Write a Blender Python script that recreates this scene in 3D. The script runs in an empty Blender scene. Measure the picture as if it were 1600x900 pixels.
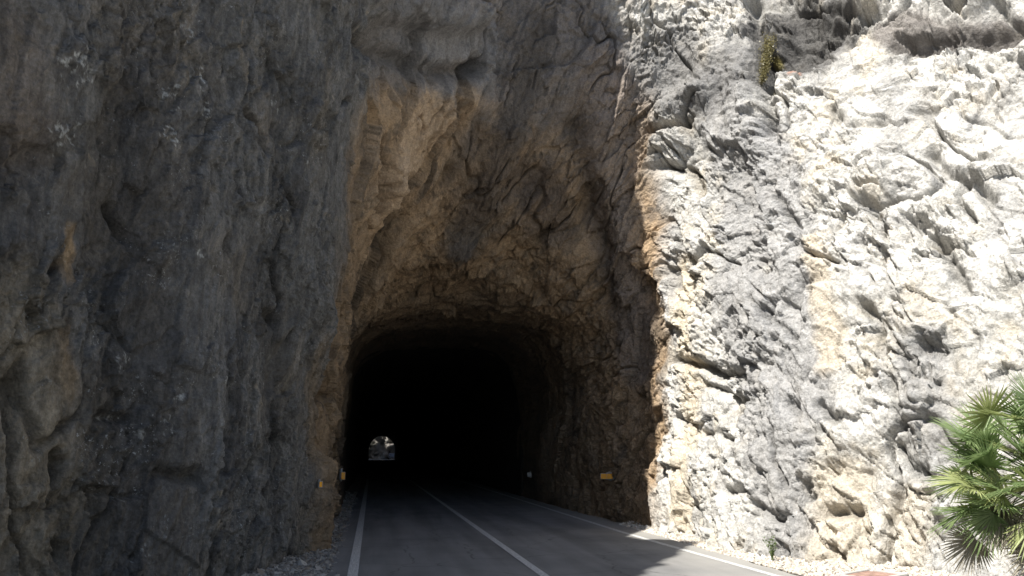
import bpy, math, time
import numpy as np
from mathutils import Vector, Matrix
from concurrent.futures import ThreadPoolExecutor
T0 = time.time()
S = bpy.context.scene
COL = S.collection
# ------------------------------------------------------------------ camera
TH, PS = math.radians(12.13), math.radians(9.62)
EYE = (0.0, 0.0, 1.6)
cam = bpy.data.cameras.new('camera'); cam.lens = 27; cam.sensor_width = 36
cam.clip_start = 0.1; cam.clip_end = 3000
co = bpy.data.objects.new('camera', cam); COL.objects.link(co)
co.location = EYE; co.rotation_euler = (math.pi/2 + TH, 0, -PS)
S.camera = co
# ------------------------------------------------------------------ daylight
SUN_DIR = Vector((-0.80, -0.60, 1.36)).normalized()       # towards the sun
w = bpy.data.worlds.new('World'); S.world = w; w.use_nodes = True
nt = w.node_tree; nt.nodes.clear()
sky = nt.nodes.new('ShaderNodeTexSky'); sky.sky_type = 'NISHITA'; sky.sun_disc = False
sky.sun_elevation = math.asin(SUN_DIR.z)
sky.sun_rotation = math.atan2(SUN_DIR.x, SUN_DIR.y)
bg = nt.nodes.new('ShaderNodeBackground'); bg.inputs['Strength'].default_value = 0.085
wo = nt.nodes.new('ShaderNodeOutputWorld')
nt.links.new(sky.outputs[0], bg.inputs[0]); nt.links.new(bg.outputs[0], wo.inputs[0])
sl = bpy.data.lights.new('sun', 'SUN'); sl.energy = 5.0; sl.angle = math.radians(0.5)
sl.color = (1.0, 0.96, 0.89)
so = bpy.data.objects.new('sun', sl); COL.objects.link(so)
so.rotation_euler = SUN_DIR.to_track_quat('Z', 'Y').to_euler(); so.location = SUN_DIR*60
S.view_settings.view_transform = 'Standard'; S.view_settings.look = 'None'
S.view_settings.gamma = 1; S.view_settings.use_curve_mapping = False
S.view_settings.exposure = 0.68
S.cycles.max_bounces = 8; S.cycles.diffuse_bounces = 5

# ------------------------------------------------------------------ helpers
def tag(o, label=None, cat=None, group=None, kind=None):
    if label: o['label'] = label
    if cat: o['category'] = cat
    if group: o['group'] = group
    if kind: o['kind'] = kind
    return o

def mesh_obj(name, V, Fc, mats, parent=None, smooth=True, col=None, msk=None, mi=None):
    V = np.asarray(V, np.float32); Fc = np.asarray(Fc, np.int32)
    me = bpy.data.meshes.new(name)
    n = Fc.shape[1]
    me.vertices.add(len(V)); me.vertices.foreach_set('co', V.ravel())
    me.loops.add(Fc.size); me.loops.foreach_set('vertex_index', Fc.ravel())
    me.polygons.add(len(Fc)); me.polygons.foreach_set('loop_start', np.arange(0, Fc.size, n, dtype=np.int32))
    if mi is not None: me.polygons.foreach_set('material_index', np.asarray(mi, np.int32))
    me.update(calc_edges=True)
    if not isinstance(mats, (list, tuple)): mats = [mats]
    for m in mats: me.materials.append(m)
    me.polygons.foreach_set('use_smooth', np.full(len(Fc), smooth))
    for nm, a in (('Col', col), ('Msk', msk)):
        if a is not None:
            at = me.color_attributes.new(nm, 'FLOAT_COLOR', 'POINT')
            c4 = np.ones((len(V), 4), np.float32); c4[:, :3] = a
            at.data.foreach_set('color', c4.ravel())
    o = bpy.data.objects.new(name, me); COL.objects.link(o)
    if parent: o.parent = parent
    return o

def empty(name, loc, rz=0):
    e = bpy.data.objects.new(name, None); COL.objects.link(e)
    e.location = loc; e.rotation_euler = (0, 0, rz); e.empty_display_size = .2
    return e

# ---- survey: what direction a point of the place lies in, seen from where the photographer stood
Fw = np.array([math.sin(PS)*math.cos(TH), math.cos(PS)*math.cos(TH), math.sin(TH)])
Rt = np.array([math.cos(PS), -math.sin(PS), 0]); Up = np.cross(Rt, Fw); EY = np.array(EYE)
def at(px, py, Y):
    d = Fw + Rt*(px-800)/1200 + Up*(450-py)/1200
    return EY + d*Y/d[1]

# ------------------------------------------------------------------ noise (numpy, threaded)
POOL = ThreadPoolExecutor(4)
def par(fn, P, *a):
    n = len(P); k = max(1, min(32, n//60000)); ch = np.array_split(P, k)
    r = list(POOL.map(lambda c: fn(c, *a), ch))
    if isinstance(r[0], tuple): return tuple(np.concatenate(x) for x in zip(*r))
    return np.concatenate(r)
def hsh(ix, iy, iz, s):
    h = (ix*np.uint32(374761393) + iy*np.uint32(668265263) + iz*np.uint32(2147483647-1) + np.uint32((s*2654435761) & 0xffffffff)).astype(np.uint32)
    h ^= iz*np.uint32(3266489917)
    h = (h ^ (h >> np.uint32(13)))*np.uint32(1274126177)
    h = (h ^ (h >> np.uint32(15)))*np.uint32(2246822519)
    return h ^ (h >> np.uint32(16))
rg = np.random.default_rng(3)
GR = rg.normal(size=(256, 3)).astype(np.float32); GR /= np.linalg.norm(GR, axis=1)[:, None]
def _perlin(P, s):
    P = P.astype(np.float32); I = np.floor(P).astype(np.int32); f = P - I
    I = I.astype(np.uint32); u = f*f*f*(f*(f*6-15)+10); out = 0
    for dx in (0, 1):
        wx = u[:, 0] if dx else 1-u[:, 0]
        for dy in (0, 1):
            wy = wx*(u[:, 1] if dy else 1-u[:, 1])
            for dz in (0, 1):
                g = GR[hsh(I[:, 0]+np.uint32(dx), I[:, 1]+np.uint32(dy), I[:, 2]+np.uint32(dz), s) & np.uint32(255)]
                d = g[:, 0]*(f[:, 0]-dx) + g[:, 1]*(f[:, 1]-dy) + g[:, 2]*(f[:, 2]-dz)
                out = out + d*wy*(u[:, 2] if dz else 1-u[:, 2])
    return out*1.6
def _fbm(P, s, o, ridged=False, gain=.5):
    a, t, out = 1., 0., 0.
    for i in range(o):
        n = _perlin(P, s+i)
        if ridged: n = 1-2*np.abs(n)
        out = out + a*n; t += a; a *= gain; P = P*2.03 + 7.7
    return out/t
def fbm(P, s=0, o=4, ridged=False, gain=.5): return par(_fbm, P, s, o, ridged, gain)
def _facet(P, s, tilt):
    """blocky fracture: every cell of broken rock is a tilted plane with its own height; also edge distance"""
    P = P.astype(np.float32); B = np.floor(P-.5).astype(np.int32)
    best = np.full(len(P), 9e9, np.float32); sec = best.copy(); val = np.zeros(len(P), np.float32)
    rid = np.zeros(len(P), np.float32)
    for dx in (0, 1):
        for dy in (0, 1):
            for dz in (0, 1):
                X = B+np.array([dx, dy, dz], np.int32); U = X.astype(np.uint32)
                h = hsh(U[:, 0], U[:, 1], U[:, 2], s)
                j = np.stack([(h & np.uint32(1023)), ((h >> np.uint32(10)) & np.uint32(1023)), ((h >> np.uint32(20)) & np.uint32(1023))], 1)/np.float32(1023)
                d = P - (X + .15 + .7*j)
                r = (d*d).sum(1)
                h2 = hsh(U[:, 0], U[:, 1], U[:, 2], s+77)
                g = GR[h2 & np.uint32(255)]
                r0 = ((h2 >> np.uint32(9)) & np.uint32(1023))/np.float32(1023)
                v = (r0-.5)*1.2 + tilt*(g*d).sum(1)
                m = r < best
                sec = np.where(m, best, np.minimum(sec, r))
                val = np.where(m, v, val); rid = np.where(m, r0, rid); best = np.where(m, r, best)
    return val, np.sqrt(sec)-np.sqrt(best), rid
def facet(P, s=0, tilt=1.): return par(_facet, P, s, tilt)
def basis(e, long):      # anisotropic coordinates: stretched along e by the factor long
    e = np.array(e, float); e /= np.linalg.norm(e)
    return np.eye(3) - np.outer(e, e)*(1-1/long)
def sstep(x, a, b):
    t = np.clip((x-a)/(b-a), 0, 1); return t*t*(3-2*t)

# ------------------------------------------------------------------ the shape of the mountain side
def cx(y): return -0.0085*(y-11)
def arch(Y, s=1., gx=0):
    A = [(-1.1, -.4), (-1.15, 1.8), (-1.05, 3.3), (-.85, 4.75), (.15, 5.5), (2.2, 5.75), (4.1, 5.65), (5.25, 4.95), (5.75, 3.4), (5.65, 1.8), (5.7, -.4)]
    return [(2.25+(x-2.25)*s+gx, Y, z*s if z > 0 else z) for x, z in A]
NET = [  # unseen upper heights are set for the shadows they cast
 arch(31, 1, -.15), arch(26, 1, -.1), arch(22, 1),
 [(-1.15,19,-.4),(-1.2,19,1.9),(-1.0,18.8,3.5),(-.6,18.8,5.0),(.5,18.9,6.2),(2.2,19.2,6.6),(3.9,19.3,6.4),(5.1,19.2,5.5),(5.75,19,4.1),(5.8,18.9,2),(5.7,18.9,-.4)],
 [(-1.2,16,-.4),(-1.15,16,2),(-.9,15.7,4),(-.6,15.3,6.0),(.5,16.2,8.0),(2.2,17.0,8.9),(4.0,17.4,8.9),(5.5,17.6,8.0),(6.1,17.5,6),(6.1,17.5,3),(5.8,17.4,-.4)],
 [(-1.15,13.5,-.4),(-1.1,13.2,2),(-.85,12.8,4.2),(-.6,12.6,7.2),(-.1,13.2,9.9),(2,15.5,11.6),(4.2,16.6,11.9),(5.9,17.0,10.8),(6.3,16.8,7.2),(6.2,16.6,3.5),(5.85,16.4,-.4)],
 [(-1.42,11.8,-.4),(-1.35,11.5,2.6),(-1.1,11.1,5.4),(-1.05,11,9.0),(-.7,12.0,12.0),(1.9,14.6,14.6),(4.4,16.9,14.8),(7.1,16.6,13),(7.0,15.8,8),(6.5,15.2,4),(5.9,14.4,-.4)],
 [(-2.0,9.7,-.4),(-2.15,9.4,3.0),(-2.2,9.0,6.6),(-2.3,9,10.9),(-2.2,10.8,13.6),(1.7,14.2,19.5),(4.8,17.6,18.5),(9,16.2,15),(8.5,14,9),(7.2,12.9,4.3),(6.1,12.0,-.4)],
 [(-3.1,7.4,-.4),(-3.2,7.1,3.2),(-3.3,6.9,7.0),(-3.4,7.2,15),(-4.4,9.3,14.0),(.8,16.4,23),(5.4,18.8,22.5),(11,16,17),(10.2,12.3,9.5),(8.3,10.6,4.5),(7.2,9.9,-.4)],
 [(-4.6,4.6,-.4),(-4.7,4.3,3.2),(-4.9,4.0,7.0),(-5.2,4.3,15),(-7.5,6.8,14.6),(.5,18,27),(6,20.5,26.5),(13.5,15.2,18),(12.4,10,10),(9.8,8.2,4.7),(8.5,7.8,-.4)],
 [(-7,-1,-.4),(-7.2,-1.3,3.2),(-7.5,-1.6,7),(-8.2,-1.4,12.4),(-12,5,17.5),(0,24,33),(8,27,33),(20,14,20),(17.5,4,11),(13.5,3,5.1),(12,2.5,-.4)],
 [(-10,-8,-.4),(-10.5,-8.5,3.2),(-11.5,-8.8,7),(-16,-8,11),(-30,5,22),(0,60,42),(14,60,42),(45,14,26),(32,-4,14),(20,-5,5.6),(18,-6,-.4)],
]
NET = np.array(NET, float)                       # [v 0..11][k 0..10][xyz]
segK = np.array([210, 210, 190, 130, 110, 100, 110, 170, 220, 190])*1.0
segV = np.array([20, 60, 90, 110, 110, 90, 150, 190, 190, 60, 14])*1.0
QUAL = 1.0
def samples(seg):
    seg = np.maximum(4, (seg*QUAL)).astype(int)
    return np.concatenate([i+np.arange(n)/n for i, n in enumerate(seg)] + [[len(seg)]])
def crom(u, n):          # Catmull-Rom weight matrix
    i = np.minimum(u.astype(int), n-2); t = u-i; Wm = np.zeros((len(u), n+2))
    w4 = [(-t+2*t*t-t**3)/2, (2-5*t*t+3*t**3)/2, (t+4*t*t-3*t**3)/2, (-t*t+t**3)/2]
    for q in range(4): Wm[np.arange(len(u)), i+q] += w4[q]
    # end points by linear extrapolation
    M = Wm[:, 1:-1].copy(); M[:, 0] += 2*Wm[:, 0]; M[:, 1] -= Wm[:, 0]; M[:, -1] += 2*Wm[:, -1]; M[:, -2] -= Wm[:, -1]
    return M
uk, uv = samples(segK), samples(segV)
WK, WV = crom(uk, 11), crom(uv, 12)
G = np.einsum('vi,ijc,kj->vkc', WV, NET, WK)     # macro surface
nv, nk = G.shape[:2]
def normals(G):
    a = np.gradient(G, axis=0); b = np.gradient(G, axis=1)
    n = np.cross(a, b); n /= np.linalg.norm(n, axis=2)[..., None]+1e-9
    return n
N = normals(G)
if N[nv//3, nk//2, 2] > 0: N = -N                  # roof normals look down into the road
P = G.reshape(-1, 3); Nf = N.reshape(-1, 3)
KK, VV = np.meshgrid(uk, uv); KK = KK.ravel(); VV = VV.ravel()
print('grid', nv, nk, nv*nk, time.time()-T0)
# survey tool: where on the rock a sighted point lies
_sub = P.reshape(nv, nk, 3)[::4, ::4].reshape(-1, 3); _d = _sub-EY; _w = _d@Fw
_ok = _w > 1; _px = 800+1200*(_d@Rt)/np.maximum(_w, .1); _py = 450-1200*(_d@Up)/np.maximum(_w, .1)
def sight(px, py):
    e = (_px-px)**2+(_py-py)**2; e[~_ok] = 9e9
    c = np.argsort(e)[:6]; i = c[np.argmin(_w[c])]
    return _sub[i]
def segdist(P, a, b):
    ab = b-a; t = np.clip(((P-a)@ab)/(ab@ab+1e-9), 0, 1)
    return np.linalg.norm(P-(a+t[:, None]*ab), axis=1), t
def polyd(pts, reach=2.):
    """distance (m, on the rock) to a line sighted through the points"""
    Q = [sight(*p) for p in pts]; d = np.full(len(P), 99.)
    lo = np.min(Q, 0)-reach; hi = np.max(Q, 0)+reach
    idx = np.where(np.all((P > lo) & (P < hi), axis=1))[0]
    dd = np.full(len(idx), 99.)
    for a, b in zip(Q[:-1], Q[1:]): dd = np.minimum(dd, segdist(PW[idx], a, b)[0])
    d[idx] = dd; return d
# domain warp
P32 = P.astype(np.float32)
w1 = np.stack([fbm(P32*.7, 11+i*5, 3) for i in range(3)], 1)
w2 = np.stack([fbm(P32*3.1, 41+i*5, 2) for i in range(3)], 1)
PQ = P32 + .34*w1 + .025*w2
PW = P + .16*w1 + .05*w2
nz = w1[:, 0]; n_l = w1[:, 1]
# regions: shaded cliff on the left, broken niche round the mouth, sunlit face on the right
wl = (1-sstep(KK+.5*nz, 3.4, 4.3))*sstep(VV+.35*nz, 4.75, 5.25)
wr = sstep(KK+.5*nz, 6.2, 7.0)*sstep(VV+.35*nz, 5.0, 5.5)
wn = np.clip(1-wl-wr, 0, 1)
inside = 1-sstep(VV, .4, 3.0)                    # worn smooth wall of the bore
print('warp', time.time()-T0)
H = np.zeros(len(P)); cav = np.zeros(len(P)); blk = np.zeros(len(P))
brk = .30+1.15*sstep(fbm(P32*.8, 55, 3)+.3*n_l, -.25, .35)
def layer(idx, e, long, size, amp, seed, tilt=1.1):
    A = basis(e, long).astype(np.float32)
    v, ed, r = facet((PQ[idx]@A)/size, seed, tilt)
    H[idx] += amp[idx]*v; return ed, r
def region(wt, fn):
    idx = np.where(wt > .01)[0]; fn(idx, wt)
def f_right(idx, wt):
    e = (.25, -.6, -.75)
    H[idx] += wt[idx]*(.34*fbm(PQ[idx]*.55, 60, 3))
    ed1, r1 = layer(idx, e, 2.0, 1.05, wt*.12, 100)
    ed2, r2 = layer(idx, e, 1.7, .42, wt*(.4+.6*brk)*.085, 200)
    ed3, r3 = layer(idx, e, 1.4, .17, wt*brk*.062, 300)
    ed4, r4 = layer(idx, e, 1.3, .075, wt*brk*.028, 350)
    H[idx] += wt[idx]*.05*fbm(PQ[idx]*2.6, 62, 4, True)
    H[idx] += wt[idx]*.012*fbm(PQ[idx]*14, 63, 3)
    cr = fbm((PQ[idx]@basis(e, 3.).astype(np.float32))*.8, 90, 2)
    cr2 = fbm((PQ[idx]@basis(e, 3.).astype(np.float32))*2.1, 97, 2)
    c = np.exp(-(cr/.035)**2)*sstep(fbm(P32[idx]*.5, 95, 1), -.1, .25)+.45*np.exp(-(cr2/.04)**2)*sstep(fbm(P32[idx]*.9, 98, 2), .0, .3)
    H[idx] -= wt[idx]*.22*c
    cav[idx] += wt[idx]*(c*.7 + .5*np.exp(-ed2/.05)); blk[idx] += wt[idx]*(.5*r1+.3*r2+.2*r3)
def f_left(idx, wt):
    e = (.1, .06, 1.)
    A = basis(e, 4.).astype(np.float32)
    H[idx] += wt[idx]*(.17*fbm((P32[idx]@basis(e, 2.2).astype(np.float32))*.6, 160, 3))
    ed1, r1 = layer(idx, e, 2.6, .95, wt*.055, 400, .8)
    ed2, r2 = layer(idx, e, 2.4, .36, wt*brk*.06, 500, 1.1)
    ed3, r3 = layer(idx, e, 1.8, .13, wt*brk*.036, 600)
    layer(idx, e, 1.5, .06, wt*brk*.016, 650)
    H[idx] += wt[idx]*.065*fbm((PQ[idx]@A)*2.8, 162, 6, True, .66)
    H[idx] += wt[idx]*.022*fbm(PQ[idx]*7, 163, 5)
    H[idx] += wt[idx]*.035*fbm((PQ[idx]@A)*6., 164, 3)
    cr = fbm((PQ[idx]@basis((.25, .1, 1), 4.).astype(np.float32))*1.0, 190, 2)
    c = np.exp(-(cr/.03)**2)*sstep(fbm(P32[idx]*.6, 195, 1), .0, .3)
    H[idx] -= wt[idx]*.12*c
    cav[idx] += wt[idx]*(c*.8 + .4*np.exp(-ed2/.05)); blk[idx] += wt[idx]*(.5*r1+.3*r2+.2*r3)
def f_niche(idx, wt):
    global PQ; keep = PQ; PQ = P32+.20*w1+.02*w2
    e = (.50, -.45, .85); a = wt*(1-.75*inside)
    H[idx] += a[idx]*(.32*fbm(PQ[idx]*.6, 260, 3))
    ed1, r1 = layer(idx, e, 3.4, 1.5, a*.18, 700)
    ed2, r2 = layer(idx, e, 2.8, .45, a*(.4+.6*brk)*.09, 800)
    ed3, r3 = layer(idx, e, 2.0, .17, a*(.3+.7*brk)*.05, 900)
    layer(idx, e, 1.5, .08, a*.018, 950)
    cr = fbm((PQ[idx]@basis(e, 3.).astype(np.float32))*1.1, 290, 2); c = np.exp(-(cr/.03)**2)*sstep(fbm(P32[idx]*.7, 295, 1), -.1, .2)
    H[idx] -= a[idx]*.14*c; cav[idx] += wt[idx]*c*.7
    H[idx] += a[idx]*.07*fbm((PQ[idx]@basis(e, 3.5).astype(np.float32))*2.4, 262, 5, True, .6)
    H[idx] += wt[idx]*.014*fbm(PQ[idx]*12, 263, 3)
    cav[idx] += wt[idx]*(.5*np.exp(-ed2/.05)); blk[idx] += wt[idx]*(.5*r1+.3*r2+.2*r3)
    PQ = keep
calm = np.exp(-(polyd([(1330,110),(1350,140),(1395,130),(1400,170)], 2.5)/.75)**4)*wr; brk = brk*(1-.8*calm)
region(wr, f_right); region(wl, f_left); region(wn, f_niche)
print('noise', time.time()-T0)

def carve(pts, width, depth, soft=2.):
    d = polyd(pts); g = np.exp(-(d/width)**soft)
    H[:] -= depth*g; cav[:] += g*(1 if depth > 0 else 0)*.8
def swell(pts, width, height, soft=2.):
    d = polyd(pts, 2.5); H[:] += height*np.exp(-(d/width)**soft)*(1+.3*nz)
# --- sighted features of the sunlit face
carve([(1165,-20),(1180,60),(1193,150),(1200,200)], .16, 0.43)
carve([(1200,-30),(1260,-10),(1270,40),(1240,60)], .75, 0.70, 4)
swell([(1100,60),(1150,130),(1165,200)], .55, .35)
swell([(1400,-60),(1450,-30),(1540,-25)], .8, 1.1, 3)
swell([(1270,-40),(1340,5)], .5, .6, 4)
carve([(1400,75),(1470,68),(1560,58)], .24, .36, 2.5)
carve([(1360,30),(1330,60)], .2, 0.23)
swell([(1020,190),(1060,160),(1090,150)], .4, .4)
swell([(1030,230),(1060,215)], .3, .3)
carve([(1015,212),(1060,195),(1075,190)], .10, 0.27)
carve([(1030,258),(1065,262),(1090,300)], .12, 0.27)
carve([(1045,560),(1085,565),(1110,583),(1150,590)], .10, 0.30)
carve([(1085,600),(1120,612),(1148,628)], .07, 0.20)
carve([(1048,655),(1060,665)], .09, 0.23)
carve([(1085,675),(1120,680),(1135,688)], .07, 0.20)
carve([(1290,160),(1320,180),(1370,178)], .08, 0.23)
carve([(1440,230),(1470,262),(1510,268),(1540,300)], .11, 0.33)
carve([(1445,360),(1480,420),(1500,450)], .09, 0.27)
carve([(1340,300),(1370,310)], .12, 0.27)
carve([(1405,335),(1425,345)], .14, 0.31)
carve([(1338,475),(1362,505),(1370,540)], .10, 0.25)
carve([(1425,530),(1450,540)], .13, 0.31)
carve([(1385,690),(1410,720),(1430,740)], .09, 0.28)
carve([(1375,575),(1395,640),(1400,690)], .07, 0.17)
carve([(1290,795),(1318,802)], .10, 0.31)
carve([(1252,768),(1262,770)], .12, 0.27)
carve([(1278,620),(1300,650)], .08, 0.23)
carve([(1225,625),(1240,640)], .09, 0.23)
carve([(1140,770),(1142,850)], .05, 0.17)
carve([(1135,775),(1160,762)], .07, 0.17)
carve([(1175,790),(1215,820)], .08, 0.20)
carve([(1225,860),(1235,890)], .06, 0.17)
carve([(1410,885),(1428,892)], .06, 0.20)
carve([(1205,300),(1235,350)], .08, 0.17)
carve([(1180,470),(1240,520)], .06, 0.12)
# --- round the mouth
swell([(935,130),(945,210),(960,300),(975,400)], .75, .35)
carve([(900,200),(915,300),(935,390),(950,470)], .28, .30)
swell([(600,280),(650,190),(700,150)], .75, .45)
swell([(790,220),(745,330),(700,420)], .55, .30)
carve([(715,200),(700,150),(735,100)], .22, .35)
carve([(620,300),(595,420),(560,480)], .30, .35)
carve([(700,270),(640,330),(590,420)], .22, .25)
carve([(585,220),(583,330)], .12, .30)
swell([(610,60),(640,110),(600,190)], .40, .2)
swell([(585,-5),(660,5),(735,25)], .42, .5, 4)
carve([(560,60),(640,110),(740,110)], .18, .30)
swell([(495,470),(505,640),(480,760),(485,850)], .32, .16)
carve([(520,610),(490,625),(470,690)], .10, .15)
# --- the dark cliff
carve([(385,175),(405,200),(418,240)], .07, .22)
carve([(440,262),(470,330)], .05, .18)
carve([(190,315),(205,345),(218,370)], .07, .20)
carve([(98,700),(95,790),(102,880)], .06, .22)
carve([(110,705),(95,735)], .05, .18)
carve([(180,645),(205,655)], .06, .16)
carve([(240,750),(280,755)], .07, .18)
carve([(410,520),(420,480),(440,500)], .08, .16)
carve([(370,580),(378,600)], .08, .18)
carve([(415,690),(425,715)], .08, .20)
carve([(350,730),(356,780)], .08, .18)
carve([(0,580),(30,600)], .12, .14)
swell([(300,300),(310,600),(290,900)], .9, .20)
carve([(185,200),(200,500),(170,900)], .6, .14)
carve([(450,100),(440,400),(430,800)], .35, .10)
swell([(370,0),(385,150),(400,300)], .10, .10)
D = P + Nf*H[:, None]
D[:, 2] += 1.5*fbm(P32*np.array([1.4, 1.4, .3], np.float32), 77, 5, False, .65)*sstep(KK, 2.7, 3.1)*(1-sstep(KK, 3.6, 4.2))*sstep(VV, 6.6, 7.2)  # out-of-view cliff top made jagged to give the road shadow a ragged edge
Dg = D.reshape(nv, nk, 3)
print('features', time.time()-T0)

# ------------------------------------------------------------------ what colour the rock is
def C3(*c): return np.array(c)
def mix(a, b, t): return a+(b-a)*np.clip(t, 0, 1)[:, None]
n_big = fbm(P32*.55, 300, 4); n_mid = fbm(PQ*1.9, 310, 4)
drip = fbm((PQ@basis((0, 0, 1), 7.).astype(np.float32))*1.7, 320, 4)
nst = fbm((P32@basis((.50, -.45, .85), 5.).astype(np.float32)+.1*w1)*1.6, 325, 5, False, .6)
drip2 = fbm((PQ@basis((0, 0, 1), 9.).astype(np.float32))*5., 330, 3)
n_fine = fbm(PQ*9, 340, 3)
one = np.ones((len(P), 1))
# sunlit limestone
cr_ = one*C3(.55, .535, .50)
cr_ = mix(cr_, C3(.62, .555, .45), sstep(n_mid+.5*n_big, -.02, .45)*.7)
cr_ = mix(cr_, C3(.40, .395, .385), sstep(drip+.4*n_mid, .02, .35)*.75)
cr_ = mix(cr_, C3(.66, .645, .61), sstep(-n_mid-.6*n_big, .0, .4)*.9)
def stain_or_shade(pts, wid, soft, c, k, rough=.3):  # real stains, and in places shade put into the rock colour
    global cr_
    d = polyd(pts, 3.)+rough*n_mid*wid*2+.12*drip
    cr_ = mix(cr_, C3(*c), (1-sstep(d, wid-soft, wid+soft))*k)
stain_or_shade([(1120,150),(1165,250),(1150,420),(1175,560),(1215,740),(1250,850)], .72, .25, (.34, .335, .33), .85)
stain_or_shade([(1190,230),(1230,420),(1250,600)], .65, .25, (.37, .365, .36), .85)
stain_or_shade([(1040,90),(1090,150),(1150,110)], .95, .4, (.19, .185, .18), .85)  # grey stain, with the partial shade here painted in as well
stain_or_shade([(1390,100),(1395,230),(1400,280)], .3, .15, (.42, .41, .39), .7)
stain_or_shade([(1420,540),(1440,620),(1460,700)], .35, .2, (.30, .295, .29), .7)
stain_or_shade([(1440,760),(1470,850),(1500,900)], .4, .2, (.42, .42, .41), .7)
stain_or_shade([(1230,20),(1270,60)], 1.0, .3, (.13, .125, .12), .9)  # shade of the rubble recess painted into the rock colour
stain_or_shade([(1270,380),(1285,480),(1290,560)], .22, .12, (.64, .54, .40), .6)
stain_or_shade([(1300,760),(1310,860)], .45, .2, (.60, .53, .42), .7)
stain_or_shade([(1420,780),(1400,880)], .3, .2, (.60, .53, .42), .6)
stain_or_shade([(1060,420),(1070,640),(1060,800)], .35, .2, (.68, .58, .43), .7)
stain_or_shade([(1380,55),(1450,58),(1560,45)], .35, .15, (.20, .18, .165), .85)  # shade under the overhang painted as darker rock
stain_or_shade([(1197,65),(1200,125)], .10, .05, (.26, .22, .07), .9)
stain_or_shade([(1240,95),(1235,110)], .1, .06, (.45, .25, .18), .8)
# shaded dark cliff
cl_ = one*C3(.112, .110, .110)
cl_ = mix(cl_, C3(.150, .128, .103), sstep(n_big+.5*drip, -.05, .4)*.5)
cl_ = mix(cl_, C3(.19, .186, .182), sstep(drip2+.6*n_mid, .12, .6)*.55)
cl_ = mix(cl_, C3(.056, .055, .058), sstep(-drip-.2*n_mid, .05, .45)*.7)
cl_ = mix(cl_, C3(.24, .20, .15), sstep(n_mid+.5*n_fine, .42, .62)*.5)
def lstain(pts, wid, soft, c, k):
    global cl_
    d = polyd(pts, 2.)+.5*n_mid*wid+.1*drip
    cl_ = mix(cl_, C3(*c), (1-sstep(d, wid-soft, wid+soft))*k)
lstain([(20,60),(10,180)], .4, .3, (.14, .11, .085), .5)
lstain([(118,355),(122,440)], .06, .05, (.30, .21, .12), .8)
lstain([(120,510),(125,600)], .09, .07, (.26, .19, .12), .7)
lstain([(30,520),(60,640),(70,820)], .5, .35, (.21, .18, .135), .6)
lstain([(240,130),(240,600),(230,880)], .5, .4, (.055, .056, .062), .5)
lstain([(380,30),(385,130)], .05, .05, (.26, .22, .17), .7)
lstain([(490,560),(485,760),(480,860)], .3, .2, (.17, .135, .10), .8)
# niche and bore
cn_ = one*C3(.38, .275, .175)
cn_ = mix(cn_, C3(.20, .165, .13), sstep(n_big+.4*n_mid, .0, .35)*.65)
cn_ = mix(cn_, C3(.34, .26, .18), sstep(-n_mid+.3*n_big, .1, .45)*.8)
cn_ = mix(cn_, C3(.10, .085, .07), sstep(n_mid-.7*n_fine, .22, .6)*.6)
cn_ = mix(cn_, C3(.44, .33, .22), sstep(nst, .08, .4)*.7); cn_ = mix(cn_, C3(.10, .088, .078), sstep(-nst, .08, .4)*.6)
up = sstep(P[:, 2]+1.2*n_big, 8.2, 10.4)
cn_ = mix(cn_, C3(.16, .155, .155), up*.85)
def nstain(pts, wid, soft, c, k):
    global cn_
    d = polyd(pts, 3.)+.5*n_mid*wid+.1*n_fine
    cn_ = mix(cn_, C3(*c), (1-sstep(d, wid-soft, wid+soft))*k)
nstain([(850,40),(800,200),(720,380)], .45, .2, (.10, .09, .082), .85)
nstain([(760,250),(740,300)], .8, .4, (.13, .10, .075), .7)
nstain([(840,300),(860,350)], .7, .4, (.12, .095, .08), .6)
nstain([(600,280),(650,190),(700,150)], .8, .2, (.44, .335, .235), .85)
nstain([(570,430),(545,520)], .3, .2, (.09, .075, .06), .6)
nstain([(940,120),(950,250),(970,400),(990,560)], .7, .3, (.27, .225, .19), .8)
nstain([(560,60),(640,60),(740,90)], .9, .3, (.20, .20, .205), .85)
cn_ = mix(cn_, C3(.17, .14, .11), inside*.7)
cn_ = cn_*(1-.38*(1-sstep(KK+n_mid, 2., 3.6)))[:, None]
n_crust = fbm(P32*22, 350, 3)
for px, py, rad in ((275,150,.22),(268,212,.25),(325,185,.22),(320,130,.25),(305,50,.2),(440,160,.2),(225,690,.16),(250,672,.18),(190,650,.14),(190,775,.14),(215,860,.2),(70,480,.2),(330,590,.2),(205,555,.2),(485,240,.2),(265,615,.15),(290,390,.15),(120,110,.3),(100,200,.3)):
    q_ = np.linalg.norm(PW-sight(px, py), axis=1)
    cl_ = mix(cl_, C3(.30, .31, .315), sstep(n_crust+.7*n_fine-.75*(q_/rad)**2, .02, .2)*.9)
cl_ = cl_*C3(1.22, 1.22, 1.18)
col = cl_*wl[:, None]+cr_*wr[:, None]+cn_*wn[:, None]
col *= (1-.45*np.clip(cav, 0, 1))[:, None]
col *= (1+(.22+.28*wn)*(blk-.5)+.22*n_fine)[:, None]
msk = np.stack([wl, sstep(n_big, .0, .3), wr], 1)
print('colour', time.time()-T0)

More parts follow.
